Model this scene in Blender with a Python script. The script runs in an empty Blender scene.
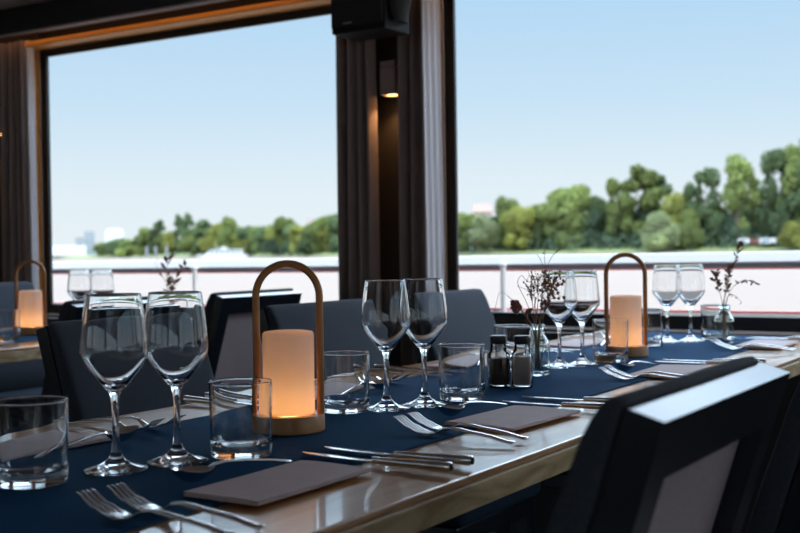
import bpy, bmesh, math, random
from mathutils import Vector, Matrix, noise
random.seed(7)
SC = bpy.context.scene
COL = SC.collection
PI = math.pi
R = math.radians
TOP = 0.7365          # table top height
EYE = 1.008
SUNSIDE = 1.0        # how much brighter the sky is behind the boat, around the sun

# ------------------------------------------------------------------ helpers
class MB:
    """collects geometry, then links it as one mesh object"""
    def __init__(self):
        self.bm = bmesh.new()
    def box(self, x0, x1, y0, y1, z0, z1, bev=0.0, seg=2, M=None):
        t = bmesh.new()
        r = bmesh.ops.create_cube(t, size=1.0)
        for v in t.verts:
            v.co = Vector(((x0+x1)/2+v.co.x*(x1-x0), (y0+y1)/2+v.co.y*(y1-y0), (z0+z1)/2+v.co.z*(z1-z0)))
        if bev > 0:
            bmesh.ops.bevel(t, geom=list(t.edges), offset=bev, segments=seg, profile=0.5, affect='EDGES')
        self._add(t, M)
        return self
    def _add(self, t, M=None):
        if M is not None:
            t.transform(M)
        bmesh.ops.recalc_face_normals(t, faces=list(t.faces))
        me = bpy.data.meshes.new('tmp'); t.to_mesh(me); t.free()
        self.bm.from_mesh(me); bpy.data.meshes.remove(me)
    def loft(self, rings, caps=True, closed=True, M=None, recalc=True):
        t = bmesh.new()
        V = [[t.verts.new(p) for p in ring] for ring in rings]
        for a, b in zip(V, V[1:]):
            n = len(a)
            for i in range(n if closed else n-1):
                j = (i+1) % n
                t.faces.new((a[i], a[j], b[j], b[i]))
        if caps:
            t.faces.new(V[0][::-1]); t.faces.new(V[-1])
        if recalc:
            self._add(t, M)
        else:
            if M is not None: t.transform(M)
            me = bpy.data.meshes.new('tmp'); t.to_mesh(me); t.free()
            self.bm.from_mesh(me); bpy.data.meshes.remove(me)
        return self
    def lathe(self, prof, seg=48, c=(0, 0, 0), sup=0.0):
        if sup:      # holding rings beside each bend keep long walls straight in shading
            q = [prof[0]]
            for (a, b_), (c_, d) in zip(prof, prof[1:]):
                L = math.hypot(c_-a, d-b_)
                if L > sup*4:
                    for u in (sup/L, 1-sup/L): q.append((a+(c_-a)*u, b_+(d-b_)*u))
                q.append((c_, d))
            prof = q
        return self._lathe(prof, seg, c)
    def _lathe(self, prof, seg, c):
        """prof: (r, z) list; points with r = 0 collapse; faces keep outward winding for a profile run from bottom axis out and up"""
        t = bmesh.new()
        prev = None
        for r, z in prof:
            if r < 1e-7:
                cur = [t.verts.new((c[0], c[1], c[2]+z))]
            else:
                cur = [t.verts.new((c[0]+r*math.cos(2*PI*i/seg), c[1]+r*math.sin(2*PI*i/seg), c[2]+z)) for i in range(seg)]
            if prev is not None:
                for i in range(seg):
                    j = (i+1) % seg
                    if len(prev) == 1 and len(cur) == 1: break
                    if len(prev) == 1: t.faces.new((prev[0], cur[j], cur[i]))
                    elif len(cur) == 1: t.faces.new((prev[i], prev[j], cur[0]))
                    else: t.faces.new((prev[i], prev[j], cur[j], cur[i]))
            prev = cur
        me = bpy.data.meshes.new('tmp'); t.to_mesh(me); t.free()
        self.bm.from_mesh(me); bpy.data.meshes.remove(me)
        return self
    def tube(self, pts, rad, seg=8, sx=1.0, caps=True):
        pts = [Vector(p) for p in pts]
        rr = rad if isinstance(rad, (list, tuple)) else [rad]*len(pts)
        rings = []
        up = Vector((0, 0, 1))
        d0 = (pts[1]-pts[0]).normalized()
        nrm = d0.orthogonal().normalized() if abs(d0.dot(up)) > .95 else (up-d0*up.dot(d0)).normalized()
        for i, p in enumerate(pts):
            d = (pts[min(i+1, len(pts)-1)]-pts[max(i-1, 0)]).normalized()
            nrm = (nrm-d*nrm.dot(d)).normalized()
            b = d.cross(nrm)
            rings.append([p+rr[i]*(math.cos(2*PI*k/seg)*nrm+sx*math.sin(2*PI*k/seg)*b) for k in range(seg)])
        return self.loft(rings, caps)
    def ball(self, c, r, sub=2, scale=(1, 1, 1), jit=0.0, M=None):
        t = bmesh.new()
        bmesh.ops.create_icosphere(t, subdivisions=sub, radius=1.0)
        for v in t.verts:
            k = 1+jit*noise.noise(v.co*2.3+Vector(c)*9.1)
            v.co = Vector((c[0]+v.co.x*r*scale[0]*k, c[1]+v.co.y*r*scale[1]*k, c[2]+v.co.z*r*scale[2]*k))
        self._add(t, M)
        return self
    def prism(self, outline, z0, z1, M=None):
        return self.loft([[(x, y, z0) for x, y in outline], [(x, y, z1) for x, y in outline]], True, True, M)
    def build(self, name, m, parent=None, smooth=False, angle=35):
        me = bpy.data.meshes.new(name)
        self.bm.to_mesh(me); self.bm.free()
        if smooth:
            for p in me.polygons: p.use_smooth = True
            try: me.set_sharp_from_angle(angle=R(angle))
            except Exception: pass
        o = bpy.data.objects.new(name, me)
        COL.objects.link(o)
        if m: me.materials.append(m)
        if smooth == 'w':
            md = o.modifiers.new('normals', 'WEIGHTED_NORMAL'); md.weight = 100; md.keep_sharp = True
        if parent: o.parent = parent
        return o

def tag(o, label=None, cat=None, group=None, kind=None):
    if label: o['label'] = label
    if cat: o['category'] = cat
    if group: o['group'] = group
    if kind: o['kind'] = kind
    return o
def thing(name, label, cat, loc=(0, 0, 0), rz=0.0, group=None):
    o = bpy.data.objects.new(name, None)
    COL.objects.link(o)
    o.empty_display_size = .05
    o.location = loc; o.rotation_euler = (0, 0, rz)
    return tag(o, label, cat, group)
def kids(o):
    return [c for c in bpy.data.objects if c.parent == o]
def copy_tree(o, parent=None):
    c = o.copy(); COL.objects.link(c)
    if parent: c.parent = parent
    for k in kids(o): copy_tree(k, c)
    return c
def struct(name, mb, m, smooth=False):
    return tag(mb.build(name, m, None, smooth), kind='structure')

# ------------------------------------------------------------------ materials
def nodes(name):
    m = bpy.data.materials.new(name); m.use_nodes = True
    nt = m.node_tree
    b = nt.nodes.get('Principled BSDF')
    return m, nt, b
def simple(name, col, rough=.5, metal=0., coat=0., spec=.5, noise_amt=0., nscale=40., bump=0., bscale=200., sheen=0., emit=None, estr=0.):
    m, nt, b = nodes(name)
    b.inputs['Base Color'].default_value = (*col, 1)
    b.inputs['Roughness'].default_value = rough
    b.inputs['Metallic'].default_value = metal
    b.inputs['Coat Weight'].default_value = coat
    b.inputs['Coat Roughness'].default_value = .06
    b.inputs['Specular IOR Level'].default_value = spec
    b.inputs['Sheen Weight'].default_value = sheen
    if emit:
        b.inputs['Emission Color'].default_value = (*emit, 1); b.inputs['Emission Strength'].default_value = estr
    tc = nt.nodes.new('ShaderNodeTexCoord')
    if noise_amt:
        n = nt.nodes.new('ShaderNodeTexNoise'); n.inputs['Scale'].default_value = nscale; n.inputs['Detail'].default_value = 4
        nt.links.new(tc.outputs['Object'], n.inputs['Vector'])
        mx = nt.nodes.new('ShaderNodeMix'); mx.data_type = 'RGBA'
        mx.inputs[6].default_value = (*[c*(1-noise_amt) for c in col], 1)
        mx.inputs[7].default_value = (*[min(1, c*(1+noise_amt)) for c in col], 1)
        nt.links.new(n.outputs['Fac'], mx.inputs[0]); nt.links.new(mx.outputs[2], b.inputs['Base Color'])
    if bump:
        n2 = nt.nodes.new('ShaderNodeTexNoise'); n2.inputs['Scale'].default_value = bscale; n2.inputs['Detail'].default_value = 3
        nt.links.new(tc.outputs['Object'], n2.inputs['Vector'])
        bp = nt.nodes.new('ShaderNodeBump'); bp.inputs['Strength'].default_value = bump; bp.inputs['Distance'].default_value = .002
        nt.links.new(n2.outputs['Fac'], bp.inputs['Height']); nt.links.new(bp.outputs['Normal'], b.inputs['Normal'])
    return m
def wood(name, c1, c2, rough, coat, axis_scale, wave=3.0, bump=0.0):
    m, nt, b = nodes(name)
    tc = nt.nodes.new('ShaderNodeTexCoord'); mp = nt.nodes.new('ShaderNodeMapping')
    mp.inputs['Scale'].default_value = axis_scale
    nt.links.new(tc.outputs['Object'], mp.inputs['Vector'])
    n = nt.nodes.new('ShaderNodeTexNoise'); n.inputs['Scale'].default_value = 3; n.inputs['Detail'].default_value = 6; n.inputs['Distortion'].default_value = 1.2
    nt.links.new(mp.outputs['Vector'], n.inputs['Vector'])
    cr = nt.nodes.new('ShaderNodeValToRGB')
    cr.color_ramp.elements[0].position = .32; cr.color_ramp.elements[0].color = (*c1, 1)
    cr.color_ramp.elements[1].position = .68; cr.color_ramp.elements[1].color = (*c2, 1)
    nt.links.new(n.outputs['Fac'], cr.inputs['Fac']); nt.links.new(cr.outputs['Color'], b.inputs['Base Color'])
    b.inputs['Roughness'].default_value = rough
    b.inputs['Coat Weight'].default_value = coat; b.inputs['Coat Roughness'].default_value = .05
    if bump:
        n2 = nt.nodes.new('ShaderNodeTexNoise'); n2.inputs['Scale'].default_value = 9; n2.inputs['Detail'].default_value = 2
        nt.links.new(tc.outputs['Object'], n2.inputs['Vector'])
        bp = nt.nodes.new('ShaderNodeBump'); bp.inputs['Strength'].default_value = bump; bp.inputs['Distance'].default_value = .004
        nt.links.new(n2.outputs['Fac'], bp.inputs['Height'])
        nt.links.new(bp.outputs['Normal'], b.inputs['Normal']); nt.links.new(bp.outputs['Normal'], b.inputs['Coat Normal'])
    return m
def glass(name, col=(1, 1, 1), ior=1.5, rough=0.0):
    m, nt, b = nodes(name)
    g = nt.nodes.new('ShaderNodeBsdfGlass'); g.inputs['Color'].default_value = (*col, 1)
    g.inputs['IOR'].default_value = ior; g.inputs['Roughness'].default_value = rough
    nt.links.new(g.outputs['BSDF'], nt.nodes['Material Output'].inputs['Surface'])
    return m
def pane_mat(name, ior=1.08):
    m, nt, b = nodes(name)
    tr = nt.nodes.new('ShaderNodeBsdfTransparent'); tr.inputs['Color'].default_value = (.98, .99, .99, 1)
    gl = nt.nodes.new('ShaderNodeBsdfGlossy'); gl.inputs['Roughness'].default_value = .01
    fr = nt.nodes.new('ShaderNodeFresnel'); fr.inputs['IOR'].default_value = ior
    mx = nt.nodes.new('ShaderNodeMixShader')
    nt.links.new(fr.outputs[0], mx.inputs[0]); nt.links.new(tr.outputs[0], mx.inputs[1]); nt.links.new(gl.outputs[0], mx.inputs[2])
    nt.links.new(mx.outputs[0], nt.nodes['Material Output'].inputs['Surface'])
    return m
def leaf_mat(name, col, var=.35):
    m, nt, b = nodes(name)
    tc = nt.nodes.new('ShaderNodeTexCoord'); n = nt.nodes.new('ShaderNodeTexNoise'); n.inputs['Scale'].default_value = .55; n.inputs['Detail'].default_value = 3
    nt.links.new(tc.outputs['Object'], n.inputs['Vector'])
    oi = nt.nodes.new('ShaderNodeObjectInfo')
    cr = nt.nodes.new('ShaderNodeValToRGB')
    cr.color_ramp.elements[0].position = .35; cr.color_ramp.elements[0].color = (*[c*(1-var) for c in col], 1)
    cr.color_ramp.elements[1].position = .65; cr.color_ramp.elements[1].color = (col[0]*(1+var), col[1]*(1+var), col[2], 1)
    nt.links.new(n.outputs['Fac'], cr.inputs['Fac'])
    hs = nt.nodes.new('ShaderNodeHueSaturation')
    ma = nt.nodes.new('ShaderNodeMapRange'); ma.inputs[3].default_value = .75; ma.inputs[4].default_value = 1.3
    nt.links.new(oi.outputs['Random'], ma.inputs[0]); nt.links.new(ma.outputs[0], hs.inputs['Value'])
    nt.links.new(cr.outputs['Color'], hs.inputs['Color'])
    df = nt.nodes.new('ShaderNodeBsdfDiffuse'); tl = nt.nodes.new('ShaderNodeBsdfTranslucent')
    mx = nt.nodes.new('ShaderNodeMixShader'); mx.inputs[0].default_value = .3
    nt.links.new(hs.outputs[0], df.inputs[0]); nt.links.new(hs.outputs[0], tl.inputs[0])
    nt.links.new(df.outputs[0], mx.inputs[1]); nt.links.new(tl.outputs[0], mx.inputs[2])
    nt.links.new(mx.outputs[0], nt.nodes['Material Output'].inputs['Surface'])
    return m

M = {}
M['tablewood'] = wood('varnished_wood', (.52, .235, .075), (.74, .40, .155), .3, .75, (10, .9, 10), bump=.03)
M['edgewood'] = wood('edge_wood', (.38, .24, .10), (.86, .66, .38), .4, .1, (2, 2.2, 9))
M['runner'] = simple('navy_cloth', (.012, .074, .175), .85, spec=.05, noise_amt=.15, nscale=6, bump=.25, bscale=900)
M['napkin'] = simple('mauve_paper', (.70, .57, .56), .85, noise_amt=.10, nscale=25, bump=.2, bscale=500)
M['steel'] = simple('polished_steel', (.72, .71, .70), .14, metal=1.0)
M['glass'] = glass('clear_glass', (.99, .997, 1.0), 1.47)
M['bottle'] = glass('bottle_glass', (.96, .99, .985), 1.48)
M['bronze'] = simple('bronze_paint', (.42, .18, .055), .38, metal=.3, noise_amt=.1)
M['lampwood'] = wood('lamp_wood', (.50, .22, .07), (.62, .31, .11), .4, .2, (3, 3, 14))
M['fabric'] = simple('charcoal_fabric', (.040, .048, .064), .9, spec=.2, noise_amt=.35, nscale=260, bump=.5, bscale=500, sheen=.08)
M['mauvefabric'] = simple('mauve_fabric', (.32, .25, .255), .9, spec=.2, noise_amt=.35, nscale=260, bump=.5, bscale=500, sheen=.08)
M['lacquer'] = simple('dark_lacquer', (.010, .014, .020), .2, spec=.5, coat=0)
M['seatfab'] = simple('navy_seat_fabric', (.018, .035, .060), .85, spec=.2, noise_amt=.2, nscale=200, bump=.3)
M['darkmetal'] = simple('dark_metal', (.012, .012, .014), .4, metal=.6)
M['blackframe'] = simple('black_frame', (.006, .007, .009), .4)
M['darkwall'] = simple('dark_wall', (.030, .026, .026), .7, noise_amt=.15, nscale=3)
M['ceiling'] = simple('ceiling_paint', (.45, .37, .35), .7, noise_amt=.05)
M['lightwall'] = simple('light_wall', (.16, .15, .15), .7, noise_amt=.05)
M['floor'] = wood('floor_boards', (.06, .042, .032), (.10, .07, .05), .4, .1, (6, .7, 6))
M['trimwood'] = wood('window_wood', (.82, .34, .06), (.92, .44, .10), .45, .0, (1.2, 8, 8))
M['sillwood'] = wood('sill_wood', (.20, .11, .06), (.30, .17, .10), .35, .5, (1.2, 8, 8))
M['curtain'] = simple('curtain_cloth', (.30, .245, .23), .9, spec=.15, noise_amt=.12, nscale=30, bump=.3, bscale=600, sheen=.2)
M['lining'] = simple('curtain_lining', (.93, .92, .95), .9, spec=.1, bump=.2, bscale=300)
M['sconce'] = simple('sconce_paint', (.34, .25, .24), .45)
M['sconcelight'] = simple('sconce_bulb', (1, .7, .4), .5, emit=(1, .50, .16), estr=9)
M['speaker'] = simple('speaker_black', (.005, .005, .006), .6, spec=.2)
M['grille'] = simple('speaker_grille', (.008, .008, .010), .7, metal=.0, bump=.6, bscale=900)
M['badge'] = simple('badge_silver', (.30, .30, .32), .3, metal=.8)
M['railwhite'] = simple('rail_white', (.76, .75, .73), .45)
M['railshade'] = simple('rail_shade', (.36, .33, .36), .6)
M['railred'] = simple('rail_red', (.85, .26, .24), .5)
M['deck'] = simple('deck_grey', (.42, .40, .38), .7, noise_amt=.1)
M['pepper'] = simple('pepper_grain', (.16, .075, .048), .9, noise_amt=.5, nscale=700, bump=.6, bscale=1200)
M['salt'] = simple('salt_grain', (.85, .65, .56), .9, noise_amt=.2, nscale=700, bump=.6, bscale=1200)
M['cap'] = simple('cap_black', (.012, .010, .010), .35)
M['stem'] = simple('dry_stem', (.40, .25, .17), .9, noise_amt=.3)
M['petal'] = simple('dry_petal', (.27, .115, .08), .9, noise_amt=.5, nscale=180, bump=.6)
M['seed'] = simple('dry_seed', (.40, .20, .14), .9, noise_amt=.4, nscale=200)
M['greystem'] = simple('pale_dry_stem', (.34, .28, .25), .9, noise_amt=.3)
M['trunk'] = simple('bark', (.17, .13, .09), .95, noise_amt=.3, nscale=2)
M['leafA'] = leaf_mat('leaf_mid', (.215, .26, .105))
M['leafB'] = leaf_mat('leaf_dark', (.145, .20, .112))
M['leafC'] = leaf_mat('leaf_yellow', (.29, .305, .102))
M['leafD'] = leaf_mat('leaf_pale', (.235, .27, .155), .25)
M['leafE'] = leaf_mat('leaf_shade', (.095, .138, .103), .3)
M['grass'] = simple('bank_grass', (.24, .28, .105), .95, noise_amt=.4, nscale=.15)
M['earth'] = simple('bank_earth', (.18, .15, .11), .95, noise_amt=.3, nscale=.2)
M['hill'] = simple('hill_wood', (.13, .19, .18), .95, noise_amt=.35, nscale=.02)
M['housewall'] = simple('house_pink', (.42, .33, .29), .9)
M['rooftile'] = simple('roof_tile', (.40, .25, .20), .9)
M['white'] = simple('white_paint', (.60, .60, .60), .5)
M['concrete'] = simple('pale_concrete', (.26, .27, .29), .9, noise_amt=.1, nscale=.1)
M['winblue'] = simple('window_blue', (.10, .16, .20), .15)
M['carred'] = simple('vehicle_red', (.50, .06, .04), .5)

m, nt, b = nodes('frosted_shade')
M['shade'] = m
df = nt.nodes.new('ShaderNodeBsdfDiffuse'); df.inputs[0].default_value = (.93, .89, .90, 1)
tl = nt.nodes.new('ShaderNodeBsdfTranslucent'); tl.inputs[0].default_value = (.80, .70, .60, 1)
mx = nt.nodes.new('ShaderNodeMixShader'); mx.inputs[0].default_value = .42
gl = nt.nodes.new('ShaderNodeBsdfGlossy'); gl.inputs[1].default_value = .35
mx2 = nt.nodes.new('ShaderNodeMixShader'); mx2.inputs[0].default_value = .04
nt.links.new(df.outputs[0], mx.inputs[1]); nt.links.new(tl.outputs[0], mx.inputs[2])
nt.links.new(mx.outputs[0], mx2.inputs[1]); nt.links.new(gl.outputs[0], mx2.inputs[2])
nt.links.new(mx2.outputs[0], nt.nodes['Material Output'].inputs['Surface'])
M['pane'] = pane_mat('window_pane')
M['jar'] = pane_mat('jar_glass', 1.35)

m, nt, b = nodes('river_water')
M['water'] = m
b.inputs['Base Color'].default_value = (.255, .188, .146, 1); b.inputs['Roughness'].default_value = .5
b.inputs['IOR'].default_value = 1.33; b.inputs['Specular IOR Level'].default_value = .08
tc = nt.nodes.new('ShaderNodeTexCoord'); mp = nt.nodes.new('ShaderNodeMapping'); mp.inputs['Scale'].default_value = (.5, 1.1, 1)
n = nt.nodes.new('ShaderNodeTexNoise'); n.inputs['Scale'].default_value = 1.0; n.inputs['Detail'].default_value = 5
bp = nt.nodes.new('ShaderNodeBump'); bp.inputs['Strength'].default_value = .6; bp.inputs['Distance'].default_value = .25
nt.links.new(tc.outputs['Object'], mp.inputs[0]); nt.links.new(mp.outputs[0], n.inputs['Vector'])
nt.links.new(n.outputs['Fac'], bp.inputs['Height']); nt.links.new(bp.outputs['Normal'], b.inputs['Normal'])

# ------------------------------------------------------------------ world, sun, camera
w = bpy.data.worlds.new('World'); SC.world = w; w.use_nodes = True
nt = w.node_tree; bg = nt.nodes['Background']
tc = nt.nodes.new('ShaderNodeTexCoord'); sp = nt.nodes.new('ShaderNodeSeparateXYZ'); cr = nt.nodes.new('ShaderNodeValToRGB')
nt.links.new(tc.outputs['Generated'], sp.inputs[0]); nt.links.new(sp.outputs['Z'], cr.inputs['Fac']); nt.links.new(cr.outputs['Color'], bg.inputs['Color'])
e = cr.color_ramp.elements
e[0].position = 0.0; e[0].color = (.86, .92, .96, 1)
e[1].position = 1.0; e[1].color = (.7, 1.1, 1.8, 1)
for pos, c in ((.06, (.78, .885, .955)), (.13, (.60, .785, .945)), (.22, (.47, .70, .93)), (.29, (4.2, 5.2, 6.4)), (.56, (4.2, 5.2, 6.4))):  # band above the visible sky raised beyond a real sky to brighten the room
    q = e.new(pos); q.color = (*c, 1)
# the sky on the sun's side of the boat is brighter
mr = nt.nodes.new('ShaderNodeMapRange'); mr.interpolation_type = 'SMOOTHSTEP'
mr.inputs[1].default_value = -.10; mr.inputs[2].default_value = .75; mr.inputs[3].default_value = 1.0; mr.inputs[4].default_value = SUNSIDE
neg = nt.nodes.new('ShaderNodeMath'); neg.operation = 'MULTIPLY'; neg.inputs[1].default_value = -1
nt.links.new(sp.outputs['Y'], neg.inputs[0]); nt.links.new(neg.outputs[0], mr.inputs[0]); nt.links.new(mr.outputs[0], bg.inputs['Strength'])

sun = bpy.data.lights.new('sun', 'SUN'); sun.energy = 2.2; sun.angle = R(.6); sun.color = (1, .95, .86)
so = bpy.data.objects.new('sun', sun); COL.objects.link(so)
so.rotation_euler = Vector((.42, -.26, .87)).to_track_quat('Z', 'Y').to_euler()

cam = bpy.data.cameras.new('camera'); co = bpy.data.objects.new('camera', cam); COL.objects.link(co)
SC.camera = co
YAW, PITCH, ROLL = R(32.3), R(.76), R(.8)
fw = Vector((-math.sin(YAW)*math.cos(PITCH), math.cos(YAW)*math.cos(PITCH), -math.sin(PITCH)))
rt0 = Vector((math.cos(YAW), math.sin(YAW), 0)); up0 = rt0.cross(fw)
rt = math.cos(ROLL)*rt0-math.sin(ROLL)*up0; up = math.sin(ROLL)*rt0+math.cos(ROLL)*up0
mat = Matrix((rt, up, -fw)).transposed().to_4x4(); mat.translation = Vector((0, 0, EYE))
co.matrix_world = mat
cam.sensor_width = 36; cam.lens = 1140/800*36
cam.clip_start = .05; cam.clip_end = 5000
cam.dof.use_dof = True; cam.dof.focus_distance = 1.86; cam.dof.aperture_fstop = 6.3

SC.view_settings.view_transform = 'Standard'; SC.view_settings.look = 'None'
SC.view_settings.gamma = 1; SC.view_settings.use_curve_mapping = False; SC.view_settings.exposure = 0.0
try:
    SC.cycles.use_denoising = True
    SC.cycles.max_bounces = 16; SC.cycles.transmission_bounces = 14; SC.cycles.diffuse_bounces = 6; SC.cycles.glossy_bounces = 6
    SC.cycles.transparent_max_bounces = 16; SC.cycles.sample_clamp_indirect = 6
    SC.cycles.caustics_refractive = True; SC.cycles.caustics_reflective = False
except Exception: pass

# ------------------------------------------------------------------ room shell
WY = 3.56                       # inner plane of the window wall frames
CEIL = 2.11
XL, XR, YB = -7.2, 4.2, -2.6
struct('floor', MB().box(XL-.1, XR+.1, YB-.1, 3.72, -.10, 0), M['floor'])
struct('ceiling', MB().box(XL-.1, XR+.1, YB-.1, 3.74, CEIL+.003, CEIL+.10), M['ceiling'])
struct('wall_left', MB().box(XL-.1, XL, YB, 3.6, 0, CEIL), M['lightwall'])
struct('wall_right', MB().box(XR, XR+.1, YB, 3.6, 0, .45).box(XR, XR+.1, YB, 3.6, 2.03, CEIL).box(XR, XR+.1, YB, YB+.2, .45, 2.03).box(XR, XR+.1, 3.3, 3.6, .45, 2.03), M['lightwall'])
wn = bpy.data.objects.new('window_9', None); COL.objects.link(wn); wn['kind'] = 'structure'  # unseen end window, added to light the chair fronts
MB().box(XR+.05, XR+.056, YB+.2, 3.3, .45, 2.03).build('window_pane', M['pane'], wn)
mb = MB()
for yy in (YB+.2, -.66, 1.28, 3.24): mb.box(XR+.02, XR+.08, yy, yy+.06, .45, 2.03)
mb.build('window_frame', M['blackframe'], wn)
GZ0, GZ1 = .79, 1.920           # glass bottom / top
wins = [(-6.29, -4.64), (-4.15, -2.50), (-2.01, -.36), (.13, 1.78), (2.27, 3.92)]
FX = .042
mb = MB()
mb.box(XL, XR, 3.60, 3.70, 0, .72)
mb.box(XL, XR, 3.60, 3.66, 1.952, CEIL)
edges = [XL]+[v for a, b_ in wins for v in (a-FX-.02, b_+FX+.02)]+[XR]
for i in range(0, len(edges), 2):
    in0, in1 = (.12, .12)
    mb.box(edges[i]+(in0 if i else 0), edges[i+1]-(in1 if i < len(edges)-2 else 0), 3.60, 3.66, .72, 1.972) if edges[i+1]-edges[i] > .27 else None
    if i not in (0, len(edges)-2):
        mb.box(edges[i], edges[i+1], 3.57, 3.60, 0, CEIL)
struct('wall_window', mb, M['darkwall'])
for k, (a, b_) in enumerate(wins):
    wn = bpy.data.objects.new('window_%d' % (k+1), None); COL.objects.link(wn); wn['kind'] = 'structure'
    wn.location = ((a+b_)/2, WY, GZ0)
    mb = MB(); L = (b_-a)/2
    mb.box(-L-FX, -L, 0, .018, -.045, GZ1-GZ0+.03, .003).box(L, L+FX, 0, .018, -.045, GZ1-GZ0+.03, .003)
    mb.box(-L, L, 0, .018, GZ1-GZ0, GZ1-GZ0+.03, .003).box(-L, L, 0, .018, -.045, 0, .003)
    mb.build('window_frame', M['blackframe'], wn)
    MB().box(-L, L, .008, .014, 0, GZ1-GZ0).build('window_pane', M['pane'], wn)
    mb = MB()
    mb.box(-L-FX-.018, -L-FX, -.045, .0, -.05, GZ1-GZ0+.03, .003).box(L+FX, L+FX+.018, -.045, .0, -.05, GZ1-GZ0+.03, .003)
    mb.build('window_jamb', M['trimwood'], wn)
    MB().box(-L-FX-.018, L+FX+.018, -.105, .0, GZ1-GZ0+.031, GZ1-GZ0+.055, .007, 3).build('window_head', M['trimwood'], wn, 'w')
    MB().box(-L-FX-.018, L+FX+.018, -.065, 0, -.060, -.046, .004).build('window_sill', M['sillwood'], wn)
# pelmet in front of the curtains
struct('trim_1', MB().box(XL, XR, 3.37, 3.40, 1.988, CEIL), M['blackframe'])
struct('trim_2', MB().box(XL, XR, 3.362, 3.37, 1.988, 1.996), M['ceiling'])
# added glow strip behind the pelmet, an unseen source warming the window heads
M['fill_glow'] = simple('fill_strip_glow', (1, .6, .3), .5, emit=(1, .45, .14), estr=3.2)
struct('fill_strip', MB().box(XL, XR, 3.402, 3.408, 1.998, 2.012), M['fill_glow'])
# rear wall with its own windows
mb = MB()
mb.box(XL, XR, YB-.1, YB, 0, .70).box(XL, XR, YB-.1, YB, 1.45, CEIL)
rw = [(-7.0, -3.7), (-3.4, -.1), (.2, 3.9)]
ed = [XL]+[v for ab in rw for v in ab]+[XR]
for i in range(0, len(ed), 2): mb.box(ed[i], ed[i+1], YB-.1, YB, .70, 1.45)
struct('wall_rear', mb, M['lightwall'])
for k, (a, b_) in enumerate(rw):
    wn = bpy.data.objects.new('window_%d' % (k+6), None); COL.objects.link(wn); wn['kind'] = 'structure'
    MB().box(a, b_, YB-.06, YB-.05, .70, 1.45).build('window_pane', M['pane'], wn)
    MB().box(a, a+.05, YB-.09, YB-.01, .70, 1.45).box(b_-.05, b_, YB-.09, YB-.01, .70, 1.45).box(a+.05, b_-.05, YB-.09, YB-.01, .70, .75).box(a+.05, b_-.05, YB-.09, YB-.01, 1.40, 1.45).build('window_frame', M['blackframe'], wn)

# ------------------------------------------------------------------ curtains
def curtain(x0, x1, waves, label, lining_side=0, lin=(.03, -.088, .150), y=3.465, amp=.032, ph=0.0):
    t = thing('curtain', label, 'curtain', ((x0+x1)/2, y, .03), 0, 'curtains beside the windows')
    n = 20*waves; W = x1-x0
    def line(off, z):
        pts = []
        for i in range(n+1):
            s = i/n
            sp_ = 1+.10*math.sin(z*1.7+ph)*(s-.5)
            x = (s-.5)*W*sp_
            yy = amp*math.sin(2*PI*waves*s+ph+.25*math.sin(z*2.0))*(.8+.3*math.sin(5*s+z))
            pts.append((x, yy+off, z))
        return pts
    rings = []
    for k in range(13):
        z = 1.95*k/12
        rings.append(line(-.004, z)+line(.004, z)[::-1])
    MB().loft(rings).build('curtain_panel', M['curtain'], t, True, 60)
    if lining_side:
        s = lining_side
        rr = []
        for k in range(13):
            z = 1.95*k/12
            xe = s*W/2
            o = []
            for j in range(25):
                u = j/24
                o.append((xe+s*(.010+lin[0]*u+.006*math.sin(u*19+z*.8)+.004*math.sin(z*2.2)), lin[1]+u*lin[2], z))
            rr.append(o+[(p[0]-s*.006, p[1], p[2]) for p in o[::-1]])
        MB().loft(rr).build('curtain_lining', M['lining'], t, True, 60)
    return t
curtain(-2.462, -2.292, 4, 'dark curtain hanging left of the slim wall sconce', 0, ph=.5)
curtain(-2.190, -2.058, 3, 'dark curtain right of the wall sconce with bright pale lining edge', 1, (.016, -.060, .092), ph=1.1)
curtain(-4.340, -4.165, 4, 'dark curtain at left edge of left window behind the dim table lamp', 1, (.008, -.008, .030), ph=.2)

# ------------------------------------------------------------------ sconces
def sconce(x, label):
    t = thing('wall_sconce', label, 'wall lamp', (x, 3.57, 1.575), 0, 'box sconces between the curtains')
    MB().box(-.015, .015, -.035, 0, .055, .085).build('bracket', M['darkmetal'], t)
    mb = MB(); 
    mb.box(-.032, .032, -.10, -.094, 0, .098).box(-.032, .032, -.041, -.035, 0, .098).box(-.032, -.026, -.094, -.041, 0, .098).box(.026, .032, -.094, -.041, 0, .098)
    mb.box(-.026, .026, -.094, -.041, .09, .098)
    mb.build('housing', M['sconce'], t)
    MB().box(-.032, .032, -.10, -.035, .101, .122, .002).build('housing_cap', M['sconce'], t)
    MB().box(-.026, .026, -.094, -.041, .004, .010).build('bulb', M['sconcelight'], t)
    l = bpy.data.lights.new('sconce_light', 'SPOT'); l.energy = 2.2; l.color = (1, .48, .17); l.spot_size = R(120); l.spot_blend = .6; l.shadow_soft_size = .02
    lo = bpy.data.objects.new('sconce_light', l); COL.objects.link(lo); lo.parent = t; lo.location = (0, -.067, -.004)
    return t
sconce(-2.236, 'slim brown box sconce glowing between the two middle curtains')
sconce(-4.395, 'box sconce glowing dimly at the far left edge')

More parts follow.
